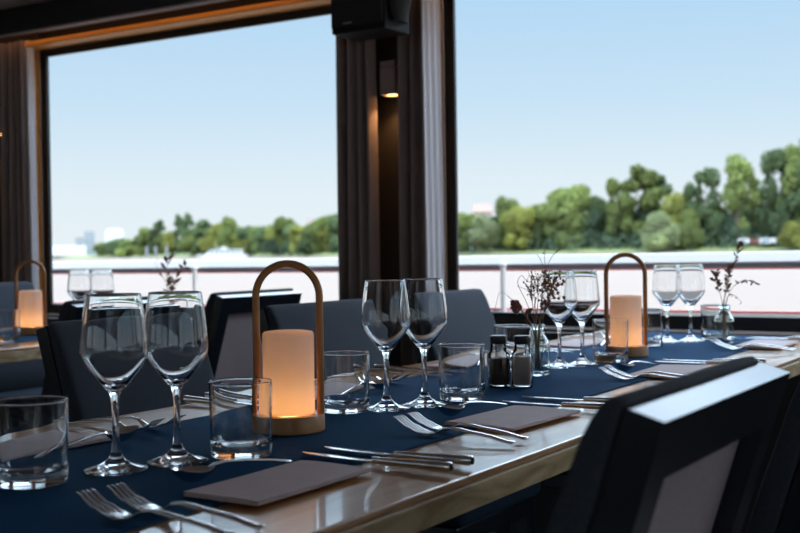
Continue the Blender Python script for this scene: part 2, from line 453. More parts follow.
# ------------------------------------------------------------------ loudspeaker under the ceiling
t = thing('loudspeaker', 'black loudspeaker hanging under the ceiling before the middle curtains', 'speaker', (-2.13, 3.22, 1.745), 0)
mb = MB()
mb.box(-.13, .085, -.06, .10, 0, .33, .006)
mb.build('cabinet', M['speaker'], t)
rings = []
for k in range(9):
    a = k/8
    rings.append([(.09+.018*(1-a)*0+.055*math.sin(u)*(.45+.55*min(1, a*1.6)), .02-.09*math.cos(u)*(.45+.55*min(1, a*1.6)), .03+.30*a) for u in [j*PI/10 for j in range(11)]])
MB().loft(rings).build('side_horn', M['grille'], t, True)
MB().box(-.125, .08, -.068, -.0605, .02, .325, .002).build('grille', M['grille'], t)
MB().box(-.075, -.04, -.071, -.0685, .028, .034).build('badge', M['badge'], t)
MB().box(-.05, .02, .0, .06, .331, CEIL-1.745+.0025).build('bracket', M['darkmetal'], t)

# ------------------------------------------------------------------ tables
def table(name_label, xc, y0, y1, group='long dining tables'):
    t = thing('dining_table', name_label, 'table', (xc, (y0+y1)/2, 0), 0)
    hw = .39; L = (y1-y0)/2
    MB().box(-hw+.004, hw-.004, -L, L, TOP-.009, TOP, .003, 2).build('tabletop', M['tablewood'], t, 'w')
    mb = MB()
    mb.box(-hw, hw, -L-.002, L+.002, TOP-.042, TOP-.0095, .004, 2)
    mb.build('table_edge', M['edgewood'], t, 'w')
    for s in (-1, 1):
        MB().box(-.05, .05, s*L*.62-.05, s*L*.62+.05, .03, TOP-.043, .006).build('pedestal', M['darkmetal'], t)
        MB().box(-.26, .26, s*L*.62-.22, s*L*.62+.22, 0, .028, .006).build('base_plate', M['darkmetal'], t)
    return t
table('long varnished wood table in front, laid with glasses and cutlery', -1.05, .36, 3.485)
table('second wood table at far left carrying the dim lamp', -3.17, 1.2, 3.485)

def runner(label, xc, y0, y1, hw, folds):
    t = MB(); ny = int((y1-y0)/.03); nx = 12
    def h(x, y):
        z = .0006*noise.noise(Vector((x*4, y*5, 1)))
        for fy, amp in folds: z += amp*math.exp(-((y-fy-.02*x)/.008)**2)
        return z
    top = [[(x, y0+(y1-y0)*j/ny, TOP+.0026+h(x, y0+(y1-y0)*j/ny)) for x in [xc-hw+2*hw*i/nx for i in range(nx+1)]] for j in range(ny+1)]
    rings = []
    for row in top:
        rings.append(row+[(p[0], p[1], TOP+.0008) for p in row[::-1]])
    o = t.loft(rings).build('table_runner', M['runner'], None, True, 60)
    return tag(o, label, 'table runner')
runner('navy cloth runner along the middle of the front table', -1.055, .37, 3.475, .232, [(.96, .001), (1.96, .0022), (2.44, .0025), (2.72, .0016), (1.36, .0010)])
runner('navy cloth runner on the far left table', -3.17, 1.21, 3.475, .232, [(2.0, .0015)])
RZ = TOP+.0035     # top of the runner cloth

# ------------------------------------------------------------------ glassware
def wine_glass_proto():
    t = thing('wine_glass', '-', 'wine glass')
    # foot
    foot = [(0, .0015), (.030, .0012), (.0375, .0), (.0392, .0012), (.0385, .0028), (.030, .0046), (.020, .0075), (.013, .0120), (.0085, .0175), (.0062, .0230)]
    stem = [(.0062, .0230), (.0050, .032), (.0044, .050), (.0042, .070), (.0047, .084), (.0062, .093), (.0085, .0985)]
    out = [(.0085, .0985), (.0120, .1020), (.0190, .1105), (.0270, .1207), (.0345, .1305), (.0392, .1375), (.0412, .1430), (.0415, .150), (.0407, .164), (.0388, .184), (.0367, .200), (.0342, .2175), (.0337, .2198)]
    inn = [(.0330, .2200), (.0327, .2192), (.0333, .2175), (.0358, .200), (.0379, .184), (.0398, .164), (.0406, .150), (.0402, .1435), (.0380, .1383), (.0330, .1315), (.0250, .1218), (.0170, .1128), (.0095, .1060), (.0040, .1036), (0, .1030)]
    MB().lathe(foot, 56).build('foot', M['glass'], t, True, 80)
    MB().lathe(stem, 56).build('stem', M['glass'], t, True, 80)
    MB().lathe(out+inn, 56).build('bowl', M['glass'], t, True, 80)
    return t
WG = [
 ((-1.061, 1.009), 'large wine glass in front, left of its twin, nearest the camera'),
 ((-1.032, 1.088), 'large wine glass in front, between the nearest one and the big lamp'),
 ((-1.057, 1.624), 'left wine glass of the sharp pair in the middle of the table'),
 ((-1.025, 1.696), 'right wine glass of the sharp pair in the middle, left of a tumbler'),
 ((-1.079, 2.381), 'wine glass right behind the dried bouquet bottle, left of its twin'),
 ((-1.050, 2.443), 'wine glass between the dried bouquet and the second glowing lamp'),
 ((-1.089, 3.139), 'left wine glass of the distant pair right of the second lamp'),
 ((-1.040, 3.197), 'right wine glass of the distant pair beside the small leafy vase'),
 ((-3.090, 2.780), 'left blurry wine glass of two on the far left table'),
 ((-3.020, 2.820), 'right blurry wine glass of two on the far left table'),
]
p0 = wine_glass_proto()
for i, ((x, y), lab) in enumerate(WG):
    o = p0 if i == 0 else copy_tree(p0)
    o.location = (x, y, RZ); o.rotation_euler.z = i*.7
    tag(o, lab, 'wine glass', 'stemmed wine glasses on the tables')
TB = [
 ((-1.089, .903), 'tumbler cut by the left edge of the photo, nearest the camera'),
 ((-.990, 1.165), 'tumbler in front of the big glowing lamp, overlapping its shade'),
 ((-1.107, 1.572), 'tumbler just right of the big lamp and left of the middle wine glasses'),
 ((-1.006, 1.795), 'tumbler left of the pepper and salt shakers'),
 ((-1.150, 2.290), 'tumbler half hidden behind the pepper and salt shakers'),
 ((-1.027, 2.558), 'tumbler in front of the second glowing lamp'),
 ((-1.104, 3.022), 'tumbler half hidden behind the second lamp arch'),
 ((-1.000, 3.300), 'distant tumbler in front of the small leafy vase'),
 ((-3.030, 2.420), 'tumbler at the left edge on the far left table'),
 ((-3.230, 2.960), 'tumbler right of the dim lamp on the far left table'),
]
prof = [(0, .0012), (.034, .0008), (.0375, 0), (.0393, .0010), (.0402, .0035), (.0408, .012), (.0416, .060), (.0420, .0935), (.0416, .0948), (.0410, .0950), (.0404, .0944), (.0401, .0920), (.0394, .060), (.0385, .022), (.0365, .0165), (.030, .0140), (.015, .0128), (0, .0125)]
tb0 = MB().lathe(prof, 64, sup=.0006).build('tumbler', M['glass'], None, True, 80)
for i, ((x, y), lab) in enumerate(TB):
    o = tb0 if i == 0 else tb0.copy()
    if i: COL.objects.link(o)
    o.location = (x, y, RZ); o.scale = (1, 1, 1.045)
    tag(o, lab, 'tumbler', 'water tumblers on the tables')

# ------------------------------------------------------------------ portable lamps
def lamp_proto():
    t = thing('table_lamp', '-', 'lamp')
    MB().lathe([(0, 0), (.053, 0), (.0555, .002), (.0555, .0235), (.0545, .0255), (.043, .0265), (0, .0265)], 64).build('base', M['lampwood'], t, True)
    pts = []
    r = .0495; zc = .258-.0062-r
    pts.append((-r, 0, .018))
    for k in range(6): pts.append((-r, 0, .03+(zc-.03)*k/5))
    for k in range(1, 24):
        a = PI-PI*k/24; pts.append((r*math.cos(a), 0, zc+r*math.sin(a)))
    for k in range(6): pts.append((r, 0, zc+(.03-zc)*k/5))
    pts.append((r, 0, .018))
    MB().tube(pts, .0058, 12).build('handle_arch', M['bronze'], t, True, 60)
    prof = [(.0400, .0275), (.0402, .030), (.0402, .143), (.0398, .1470), (.0375, .1495), (.030, .1508), (0, .1512)]
    MB().lathe(prof, 64).build('lamp_shade', M['shade'], t, True, 50)
    MB().lathe([(0, .027), (.012, .027), (.012, .034), (0, .035)], 24).build('light_socket', M['white'], t, True)
    return t
LP = [((-1.061, 1.360), 34, 1.0, 'big glowing table lamp with bronze arch handle nearest the camera'),
      ((-1.043, 2.700), 26, 1.0, 'glowing arch lamp farther along the front table, between wine glass pairs'),
      ((-3.190, 2.650), 40, 1.0, 'dim blurry arch lamp on the far left table')]
lp0 = lamp_proto()
for i, ((x, y), rz, k, lab) in enumerate(LP):
    o = lp0 if i == 0 else copy_tree(lp0)
    o.location = (x, y, RZ); o.rotation_euler.z = R(rz); o.scale = (.965, .965, 1.0)
    tag(o, lab, 'lamp', 'portable arch lamps on the tables')
for i, ((x, y), rz, k, lab) in enumerate(LP):
    o = [q for q in bpy.data.objects if q.get('label') == lab][0]
    l = bpy.data.lights.new('lamp_light', 'POINT'); l.energy = .19*k; l.color = (1, .52, .17); l.shadow_soft_size = .012
    lo = bpy.data.objects.new('lamp_light', l); COL.objects.link(lo); lo.parent = o; lo.location = (0, 0, .037)

# ------------------------------------------------------------------ shakers
def shaker(label, x, y, rz, fillmat, fh, nm):
    t = thing('shaker', label, 'shaker', (x, y, RZ), rz, 'pepper and salt shakers')
    def sq(h, r, n=6):
        pts = []
        for cx, cy, a0 in ((1, 1, 0), (-1, 1, 90), (-1, -1, 180), (1, -1, 270)):
            for k in range(n+1):
                a = R(a0+90*k/n); pts.append((cx*(h-r)+r*math.cos(a), cy*(h-r)+r*math.sin(a)))
        return pts
    def rg(h, r, z): return [(p[0], p[1], z) for p in sq(h, r)]
    outer = [rg(.0175, .006, 0), rg(.0195, .006, .0015), rg(.0205, .006, .005), rg(.0205, .006, .058), rg(.0198, .008, .064), rg(.0182, .014, .070), rg(.0160, .0158, .075), rg(.0152, .0151, .080), rg(.0152, .0151, .084)]
    inner = [rg(.0140, .0139, .084), rg(.0140, .0139, .080), rg(.0148, .0146, .075), rg(.0170, .013, .070), rg(.0184, .008, .064), rg(.0187, .006, .058), rg(.0187, .006, .006), rg(.017, .006, .0045)]
    MB().loft(outer+inner, True, True).build('jar', M['jar'], t, True, 40)
    MB().loft([rg(.0165, .0055, .0052), rg(.0184, .0058, .0066), rg(.0184, .0058, fh)]).build('contents', fillmat, t, True, 40)
    MB().lathe([(0, .0842), (.0154, .0842), (.0162, .0855), (.0162, .097), (.0155, .0995), (.0145, .1005), (0, .1005)], 40).build('cap', M['cap'], t, True, 40)
    return t
shaker('dark brown pepper shaker with black cap, left of the salt', -1.033, 1.991, R(38), M['pepper'], .056, 'p')
shaker('salt shaker with pale brown filling and black cap, right of the pepper', -.988, 2.005, R(22), M['salt'], .060, 's')

# ------------------------------------------------------------------ bottles with dried flowers
def bottle_proto():
    op = [(0, .0015), (.018, .001), (.0235, 0), (.0262, .002), (.0268, .006), (.0268, .062), (.0255, .070), (.0215, .078), (.0165, .085), (.0140, .091), (.0135, .098), (.0152, .101), (.0168, .1055), (.0165, .1075), (.0150, .1080),
          (.0136, .1070), (.0125, .100), (.0124, .092), (.0150, .0850), (.0200, .077), (.0240, .069), (.0253, .061), (.0253, .010), (.0225, .0055), (0, .0048)]
    return MB().lathe(op, 48, sup=.0006).build('glass_bottle', M['bottle'], None, True, 80)
bt0 = bottle_proto()
BT = [((-1.054, 2.212), 'clear glass bottle holding the big dried bouquet behind the shakers'),
      ((-.935, 3.165), 'clear glass bottle holding leafy dried twigs at the right end of the table'),
      ((-3.100, 3.240), 'small glass bottle with dried twigs on the far left table')]
for i, ((x, y), lab) in enumerate(BT):
    o = bt0 if i == 0 else bt0.copy()
    if i: COL.objects.link(o)
    o.location = (x, y, RZ); tag(o, lab, 'bottle', 'glass bottles used as vases')

RT = Vector((math.cos(YAW), math.sin(YAW), 0))      # across the view
FWD = Vector((-math.sin(YAW), math.cos(YAW), 0))
def smooth_path(pts, n=6):
    P = [Vector(p) for p in pts]; out = []
    for i in range(len(P)-1):
        a, b_, c, d = P[max(i-1, 0)], P[i], P[i+1], P[min(i+2, len(P)-1)]
        for k in range(n):
            u = k/n
            out.append(.5*((2*b_)+(c-a)*u+(2*a-5*b_+4*c-d)*u*u+(3*b_-a-3*c+d)*u**3))
    out.append(P[-1]); return out
def pth(pts):
    """(across, away, up) in metres from the bottle's foot"""
    return smooth_path([RT*a+FWD*d+Vector((0, 0, z)) for a, d, z in pts])
def leaf(mb, p, d, L, W):
    d = Vector(d).normalized(); s = d.orthogonal().normalized()
    s = (Matrix.Rotation(random.uniform(0, 6.28), 3, d) @ s)
    n = d.cross(s)
    rings = []
    for k in range(5):
        u = k/4; ww = W*math.sin(PI*min(.97, max(.05, u)))*.5
        c = p+d*L*u+n*.12*L*math.sin(u*PI)
        rings.append([c+s*ww, c+n*.0006, c-s*ww, c-n*.0006])
    mb.loft(rings)
def stem_thing(base, label, cat, pts, rad, mat, group, name='dried_flower'):
    t = thing(name, label, cat, base, 0, group)
    P = pth(pts)
    n = len(P)
    MB().tube(P, [rad*(1-.55*i/(n-1)) for i in range(n)], 6).build('stem', mat, t, True, 60)
    return t, P
GB = 'dried stems in the bouquet bottle'
b0 = (BT[0][0][0], BT[0][0][1], RZ)
# drooping dried rose on the left
t, P = stem_thing(b0, 'dried dark rose bending out to the left of the bouquet', 'dried flower', [(.006, 0, .012), (-.002, 0, .07), (-.012, -.01, .105), (-.028, -.015, .130), (-.036, -.018, .142)], .0017, M['stem'], GB)
mb = MB()
c = P[-1]
for k in range(16):
    a = k*2.399; rr = .002+.00055*k
    q = c+RT*-.010+Vector((0, 0, .006))+RT*rr*math.cos(a)*.8+Vector((0, 0, rr*math.sin(a)))+FWD*.005*math.sin(a*1.7)
    mb.ball(q, .0065, 2, (1, .6, 1), .6)
mb.build('flower_head', M['petal'], t, True, 60)
mb = MB(); 
for k in range(3): leaf(mb, P[12+k*3], RT*(-.5+.5*k)+Vector((0, 0, .4)), .022, .012)
mb.build('leaf', M['petal'], t, True, 60)
# wiry loop
t, P = stem_thing(b0, 'thin wiry twig arching over the dried rose to the far left', 'dried twig', [(.004, .004, .012), (-.008, 0, .09), (-.020, 0, .118), (-.050, -.004, .158), (-.078, -.006, .178), (-.088, -.006, .150), (-.094, -.006, .124)], .0008, M['greystem'], GB, 'dried_twig')
# curl
t, P = stem_thing(b0, 'thin dark curled twig above the dried rose', 'dried twig', [(.0, .004, .012), (-.004, 0, .10), (-.022, 0, .155), (-.040, 0, .195), (-.032, 0, .213), (-.022, 0, .203), (-.014, 0, .214), (-.010, 0, .196)], .0008, M['stem'], GB, 'dried_twig')
# tall pale bare twigs
t, P = stem_thing(b0, 'tallest pale bare twig of the bouquet, forked at its tip', 'dried twig', [(0, 0, .012), (.006, 0, .10), (.012, .004, .17), (.020, .006, .222), (.018, .006, .255), (.024, .006, .278)], .0011, M['greystem'], GB, 'dried_twig')
mb = MB(); mb.tube(pth([(.017, .006, .215), (.034, .006, .252), (.052, .006, .268)]), .0006, 5).tube(pth([(.018, .006, .225), (.008, .006, .25), (.002, .006, .256)]), .0006, 5)
for a, z in ((.052, .268), (.024, .279), (.045, .263), (.016, .26)): mb.ball(RT*a+FWD*.006+Vector((0, 0, z)), .0022, 1)
mb.build('side_twig', M['greystem'], t, True, 60)
t, P = stem_thing(b0, 'slanting pale bare twig crossing to the upper left of the bouquet', 'dried twig', [(.002, 0, .012), (-.002, 0, .11), (-.006, .004, .18), (-.020, .004, .232)], .0008, M['greystem'], GB, 'dried_twig')
# seed sprays
def spray(base, label, tip, group, lean, n=26, spread=.022, mat='seed', size=.0034, rad=.0012):
    t, P = stem_thing(base, label, 'dried flower', [(.006*lean, .004*lean, .012), (.004*lean, 0, .10), (tip[0]*.6, tip[1], .10+(tip[2]-.10)*.55), tip], rad, M['stem'], group)
    mb = MB(); ms = MB()
    c = P[-1]; o = P[-6]
    for k in range(n):
        u = random.random()
        d = RT*random.gauss(0, spread)+FWD*random.gauss(0, spread*.6)+Vector((0, 0, random.gauss(.002, spread*.85)))
        q = c+d
        s0 = P[-1-random.randint(0, 5)]
        ms.tube([s0, (s0+q)/2+Vector((0, 0, .002)), q], .0005, 4)
        mb.ball(q, size*random.uniform(.7, 1.35), 1, (1, 1, 1.2), .3)
    mb.build('seed_head', M[mat], t, True, 60)
    ms.build('side_twig', M['stem'], t, True, 60)
    return t
random.seed(3)
spray(b0, 'dense brown seed spray leaning right at the top of the bouquet', (.034, .004, .192), GB, 1, 60, .015, size=.0027)
spray(b0, 'sparse seed stem rising straight in the middle of the bouquet', (.004, .0, .208), GB, -.5, 24, .012, size=.0019)
spray(b0, 'dark seed stem low in the bouquet beside the wine glass', (.022, -.006, .150), GB, .6, 16, .009, 'petal', .0028)
spray(b0, 'left upright seed stem of the bouquet with tiny buds', (-.014, .004, .185), GB, -1, 22, .011, 'seed', .0018)
for k, (a, z, lab) in enumerate(((.014, .172, 'straight thin stalk right of the middle of the bouquet'), (-.004, .165, 'straight thin stalk left of the middle of the bouquet'), (.026, .175, 'straight thin stalk under the dense seed spray of the bouquet'))):
    t, P = stem_thing(b0, lab, 'dried twig', [(.004*(1-k), .003*k, .012), (.003+.003*k, 0, .10), (a*.7, .003, .14), (a, .004, z)], .0010, M['stem'], GB, 'dried_twig')
    mb = MB()
    for j in range(7): mb.ball(P[-1-j]+RT*random.gauss(0, .003), .0019, 1)
    mb.build('bud', M['seed'], t, True)
# leaf that shows through the bottle
t, P = stem_thing(b0, 'short stalk with a red dried leaf inside the bouquet bottle', 'dried flower', [(.002, -.004, .010), (.008, -.008, .04), (.012, -.008, .075), (.004, -.004, .115)], .0012, M['stem'], GB)
mb = MB(); leaf(mb, P[6], RT*.6+Vector((0, 0, .6)), .026, .013); leaf(mb, P[4], RT*.5+Vector((0, 0, -.2)), .016, .010); mb.build('leaf', M['petal'], t, True)
# leafy twigs, right vase
def leafy(base, label, pts, group, nl, L=.016, W=.0055, mat='petal', start=.45):
    t, P = stem_thing(base, label, 'dried twig', pts, .0011, M['stem'], group, 'dried_twig')
    mb = MB(); n = len(P)
    for k in range(nl):
        i = int(n*start+(n-1-n*start)*k/max(1, nl-1))
        d = (P[min(i+1, n-1)]-P[i-1]).normalized()
        leaf(mb, P[i], d*.6+RT*random.choice((-1, 1))*random.uniform(.3, 1)+Vector((0, 0, random.uniform(-.3, .5))), L*random.uniform(.7, 1.2), W)
    mb.build('leaves', M[mat], t, True, 60)
    return t
G2 = 'dried twigs in the right vase'
b1 = (BT[1][0][0], BT[1][0][1], RZ)
leafy(b1, 'tallest leafy dried twig of the right vase, leaning right', [(0, 0, .012), (-.002, 0, .10), (.010, 0, .165), (.026, 0, .215), (.044, 0, .262), (.050, 0, .275)], G2, 30, .015, .006)
leafy(b1, 'leafy dried twig of the right vase arching far right', [(.004, .003, .012), (.004, 0, .10), (.022, 0, .150), (.050, 0, .172), (.075, 0, .172), (.088, 0, .166)], G2, 16, .013, .0055)
leafy(b1, 'bushy dried twig of the right vase leaning left', [(-.004, .003, .012), (-.003, 0, .10), (-.014, 0, .150), (-.024, 0, .178), (-.020, 0, .195)], G2, 24, .016, .009)
leafy(b1, 'short drooping bare twig low on the right vase', [(.002, -.003, .012), (.006, 0, .10), (.016, 0, .135), (.036, 0, .128), (.050, 0, .112)], G2, 4, .010, .004)
leafy(b1, 'dense middle twig of the right vase', [(.002, .002, .012), (.0, 0, .10), (.008, 0, .150), (.014, 0, .195), (.022, 0, .215)], G2, 26, .014, .008)
G3 = 'dried twigs on the far left table'
b2 = (BT[2][0][0], BT[2][0][1], RZ)
leafy(b2, 'bare dried twig on the far left table leaning left', [(0, 0, .012), (-.004, 0, .10), (-.022, 0, .17), (-.058, 0, .240)], G3, 5, .022, .008)
leafy(b2, 'dried twig on the far left table leaning right with leaves', [(.003, .002, .012), (.003, 0, .10), (.020, 0, .17), (.060, 0, .222)], G3, 12, .032, .014, 'seed')
leafy(b2, 'upright dried twig on the far left table', [(-.003, .002, .012), (-.002, 0, .10), (-.012, 0, .17), (-.008, 0, .245)], G3, 12, .034, .015, 'seed')

# ------------------------------------------------------------------ cutlery (built along +X from the tip; handle end at +X)
def strip(mb, st, n=10):
    """st: (x, y, z, width, thickness) stations, rounded cross-sections"""
    rings = []
    for x, y, z, w_, h in st:
        rings.append([(x, y+w_/2*math.copysign(abs(math.cos(a))**.6, math.cos(a)), z+h/2*math.copysign(abs(math.sin(a))**.8, math.sin(a))) for a in [2*PI*k/n for k in range(n)]])
    return mb.loft(rings)
def interp(tab, x):
    for (a, b_), (c, d) in zip(tab, tab[1:]):
        if x <= c:
            u = (x-a)/(c-a); u = u*u*(3-2*u); return b_+(d-b_)*u
    return tab[-1][1]
def fork_proto():
    t = thing('fork', '-', 'fork'); t.scale = (1.02, 1.05, 1.05)
    zt = [(0, .021), (.025, .0095), (.045, .0035), (.06, .0016), (.072, .0036), (.086, .0105), (.10, .0125), (.15, .0085), (.202, .0022)]
    mb = MB()
    for k in range(4):
        y = (k-1.5)*.0064
        strip(mb, [(x, y*(1-.06*(1-x/.05)), interp(zt, x)+.0004, .0016+.0022*min(1, x/.018), .0018) for x in [.0, .006, .014, .022, .030, .038, .046, .050]])
    rings = [(.044, .0238), (.050, .0246), (.058, .0240), (.066, .0208), (.073, .0150), (.080, .0095), (.086, .0078)]
    strip(mb, [(x, 0, interp(zt, x)+.0004, w_, .0022) for x, w_ in rings], 14)
    mb.build('fork_head', M['steel'], t, True, 50)
    mb = MB()
    strip(mb, [(x, 0, interp(zt, x)+.0004, .0068+.0045*max(0, (x-.1)/.1)**1.2, .0042) for x in [.084, .09, .10, .115, .13, .15, .17, .185, .196, .2015]]+[(.2035, 0, .0025, .006, .0026)], 12)
    mb.build('handle', M['steel'], t, True, 50)
    return t
def knife_proto():
    t = thing('knife', '-', 'knife')
    mb = MB()
    st = []
    for x, w_, yo in ((0, .003, .004), (.006, .0075, .002), (.02, .0135, .0005), (.05, .0165, 0), (.09, .0165, 0), (.112, .013, 0), (.122, .0085, 0)):
        st.append((x, yo, .0026, w_, .0018))
    strip(mb, st, 12); mb.build('blade', M['steel'], t, True, 50)
    mb = MB()
    strip(mb, [(.120, 0, .0042, .0085, .0080), (.126, 0, .0044, .0088, .0086), (.15, 0, .0048, .0095, .0092), (.20, 0, .0058, .0115, .0112), (.232, 0, .0064, .0128, .0126), (.236, 0, .0064, .0122, .0120), (.238, 0, .0064, .0095, .0095)], 14)
    mb.build('handle', M['steel'], t, True, 40)
    return t
def spoon_proto():
    t = thing('dessert_spoon', '-', 'spoon'); t.scale = (1.08, 1.08, 1.08)
    a, b_ = .0265, .0175
    def surf(off):
        rings = []
        for k in range(1, 7):
            r = k/6
            ring = []
            for j in range(28):
                th = 2*PI*j/28
                x = .027-a*r*math.cos(th)*(1+.06*math.cos(th)); y = b_*r*math.sin(th)*(1-.08*math.cos(th))
                z = .0012+.0125*r*r+off+.004*max(0, -(x-.027)/.027)*r
                ring.append((x, y, z))
            rings.append(ring)
        return rings
    lo = surf(0); hi = surf(.0013)
    mb = MB(); mb.loft(lo+hi[::-1]); mb.build('spoon_bowl', M['steel'], t, True, 60)
    mb = MB()
    strip(mb, [(.050, 0, .0138, .0068, .0022), (.058, 0, .0162, .0056, .0030), (.07, 0, .0172, .0055, .0032), (.10, 0, .0145, .0062, .0032), (.14, 0, .0085, .0080, .0034), (.165, 0, .0035, .0095, .0034), (.171, 0, .0026, .0080, .0026), (.1735, 0, .0024, .004, .0018)], 12)
    mb.build('handle', M['steel'], t, True, 50)
    return t
fk0, kn0, sn0 = fork_proto(), knife_proto(), spoon_proto()
used = {}
def place(proto, name, x, y, rz, z, label, group, pitch=0.0):
    o = proto if not used.get(name) else copy_tree(proto)
    used[name] = True
    o.location = (x, y, z); o.rotation_euler = (0, pitch, rz)
    return tag(o, label, {'fork': 'fork', 'knife': 'knife', 'spoon': 'spoon'}[name], group)
def napkin(x0, x1, y0, y1, rz, label, seed, z=None):
    random.seed(seed)
    cx, cy = (x0+x1)/2, (y0+y1)/2; a, b_ = (x1-x0)/2, (y1-y0)/2
    t = MB()
    for lay, (dx, dy, zz) in enumerate(((0, 0, 0), (.0025, -.002, .0014), (-.001, .0015, .0028))):
        ny, nx = 16, 8
        def hh(x, y): return .0012*noise.noise(Vector((x*14+seed, y*9, lay*3.0)))*(lay/2)+.0006*lay*math.cos(x/a*1.4)
        rings = []
        for j in range(ny+1):
            y = -b_+2*b_*j/ny
            row = [(-a+2*a*i/nx, y) for i in range(nx+1)]
            up_ = [(px+dx, py+dy, zz+.0013+hh(px, py)) for px, py in row]
            dn_ = [(px+dx, py+dy, zz+hh(px, py)*.5*(lay > 0)) for px, py in row[::-1]]
            rings.append(up_+dn_)
        t.loft(rings)
    o = t.build('napkin', M['napkin'], None, True, 40)
    o.location = (cx, cy, (RZ if z is None else z)+.0006); o.rotation_euler.z = rz
    return tag(o, label, 'napkin', 'folded paper napkins at the place settings')

Z1 = TOP+.0042
WHERE = ['front near side, first place setting by the nearest tumbler', 'near side, second place setting in the middle', 'near side, third place setting behind the front chair', 'near side, fourth place setting by the window']
# near side, facing the window table's left
near = [  # forks y, napkin (x0,x1,y0,y1), spoon (x,y), knives y
 dict(f=[(-.912, .822, -.03), (-.908, .860, -.03)], n=(-.878, -.772, .934, 1.148), s=(-.918, .960, 82), k=[(-.920, 1.203, -.06), (-.918, 1.250, -.05)]),
 dict(f=[(-.908, 1.424, -.13), (-.908, 1.463, -.12)], n=(-.874, -.752, 1.510, 1.727), s=(-.912, 1.555, 83), k=[(-.920, 1.780, -.05), (-.915, 1.850, .04)]),
 dict(f=[(-.905, 2.196, -.02), (-.910, 2.240, .0)], n=(-.874, -.760, 2.262, 2.490), s=(-.905, 2.300, 87), k=[(-.920, 2.560, .06), (-.918, 2.610, .05)]),
 dict(f=[(-.905, 2.952, .02), (-.908, 2.990, .02)], n=(-.872, -.752, 3.020, 3.250), s=(-.910, 3.045, 87), k=[(-.920, 3.320, .03), (-.918, 3.365, .03)]),
]
nl = [
 ('napkin lying nearest the camera beside the front table edge', 'napkin beside the middle forks, left of the front chair', 'napkin just behind the front chair back', 'distant napkin at the right near the window end'),
 (('fork lowest in the photo, left of the pair nearest the camera', 'fork beside the lowest one, right of the nearest pair'), ('left fork of the pair in front of the middle wine glasses', 'right fork of the pair in front of the middle wine glasses'), ('left fork of the pair in front of the second lamp tumbler', 'right fork of the pair beside the napkin behind the front chair'), ('left fork of the distant pair before the leafy vase', 'right fork of the distant pair beside the window end napkin')),
 ('dessert spoon along the top of the nearest napkin', 'dessert spoon along the top of the middle napkin', 'dessert spoon along the top of the napkin behind the front chair', 'dessert spoon along the top of the distant right napkin'),
 (('front knife of the pair right of the nearest napkin', 'rear knife of the pair right of the nearest napkin'), ('front knife of the pair right of the middle napkin', 'rear knife of the pair right of the middle napkin'), ('front knife of the pair above the front chair back', 'rear knife of the pair above the front chair back'), ('front knife of the distant pair at the right photo edge', 'rear knife of the distant pair at the right photo edge')),
]
for i, d in enumerate(near):
    napkin(*d['n'], R((.0, -3, 2, 1)[i]), nl[0][i], 11+i)
    for j, (x, y, rz) in enumerate(d['f']): place(fk0, 'fork', x, y, rz, Z1+.0005, nl[1][i][j], 'steel forks at the place settings')
    x, y, rz = d['s']; place(sn0, 'spoon', x, y, R(rz), Z1+.0005, nl[2][i], 'dessert spoons at the place settings')
    for j, (x, y, rz) in enumerate(d['k']): place(kn0, 'knife', x, y, rz, Z1, nl[3][i][j], 'steel knives at the place settings')
# far side (mirror: handles towards -X)
far = [
 dict(f=[(-1.205, 1.235, 0), (-1.203, 1.278, .03)], n=(-1.345, -1.235, .955, 1.170), s=(-1.205, 1.185, -88), k=[]),
 dict(f=[(-1.205, 1.900, .0), (-1.203, 1.942, .0)], n=(-1.345, -1.235, 1.635, 1.855), s=(-1.205, 1.860, -88), k=[(-1.195, 1.530, .0), (-1.190, 1.585, .02)]),
 dict(f=[(-1.205, 2.510, .0), (-1.203, 2.552, .0)], n=(-1.345, -1.235, 2.230, 2.450), s=(-1.205, 2.455, -88), k=[(-1.195, 2.085, .0), (-1.190, 2.150, .02)]),
 dict(f=[(-1.205, 3.120, .0), (-1.203, 3.160, .0)], n=(-1.345, -1.235, 2.850, 3.070), s=(-1.205, 3.075, -88), k=[(-1.195, 2.720, .0), (-1.190, 2.775, .02)]),
]
fl = [
 ('napkin seen through the tumbler at the left photo edge', 'napkin across the table behind the big lamp', 'napkin across the table behind the tumbler left of the shakers', 'napkin across the table behind the wine glasses by the second lamp'),
 (('left fork seen behind the stem of the nearest wine glass', 'right fork seen between the stems of the nearest wine glasses'), ('left fork across the table behind the middle wine glasses', 'right fork across the table behind the middle wine glasses'), ('left fork across the table behind the bouquet bottle', 'right fork across the table behind the bouquet bottle'), ('left fork across the table behind the second lamp', 'right fork across the table behind the second lamp')),
 ('dessert spoon with reddish bowl left of the nearest wine glass stem', 'dessert spoon across the table right of the big lamp', 'dessert spoon across the table behind the shakers', 'dessert spoon across the table behind the second lamp'),
 ((), ('left knife behind the tumbler in front of the big lamp', 'right knife behind the tumbler in front of the big lamp'), ('left knife across the table behind the middle wine glass stems', 'right knife across the table behind the middle wine glass stems'), ('left knife across the table behind the bouquet and its wine glasses', 'right knife across the table behind the bouquet and its wine glasses')),
]
for i, d in enumerate(far):
    napkin(*d['n'], 0, fl[0][i], 31+i)
    for j, (x, y, rz) in enumerate(d['f']): place(fk0, 'fork', x, y, PI+rz, Z1+.0005, fl[1][i][j], 'steel forks at the place settings')
    x, y, rz = d['s']; place(sn0, 'spoon', x, y, R(rz), Z1+.0005, fl[2][i], 'dessert spoons at the place settings')
    for j, (x, y, rz) in enumerate(d['k']): place(kn0, 'knife', x, y, PI+rz, Z1, fl[3][i][j], 'steel knives at the place settings')
napkin(-2.99, -2.885, 2.12, 2.33, 0, 'blurry napkin at the edge of the far left table', 51)

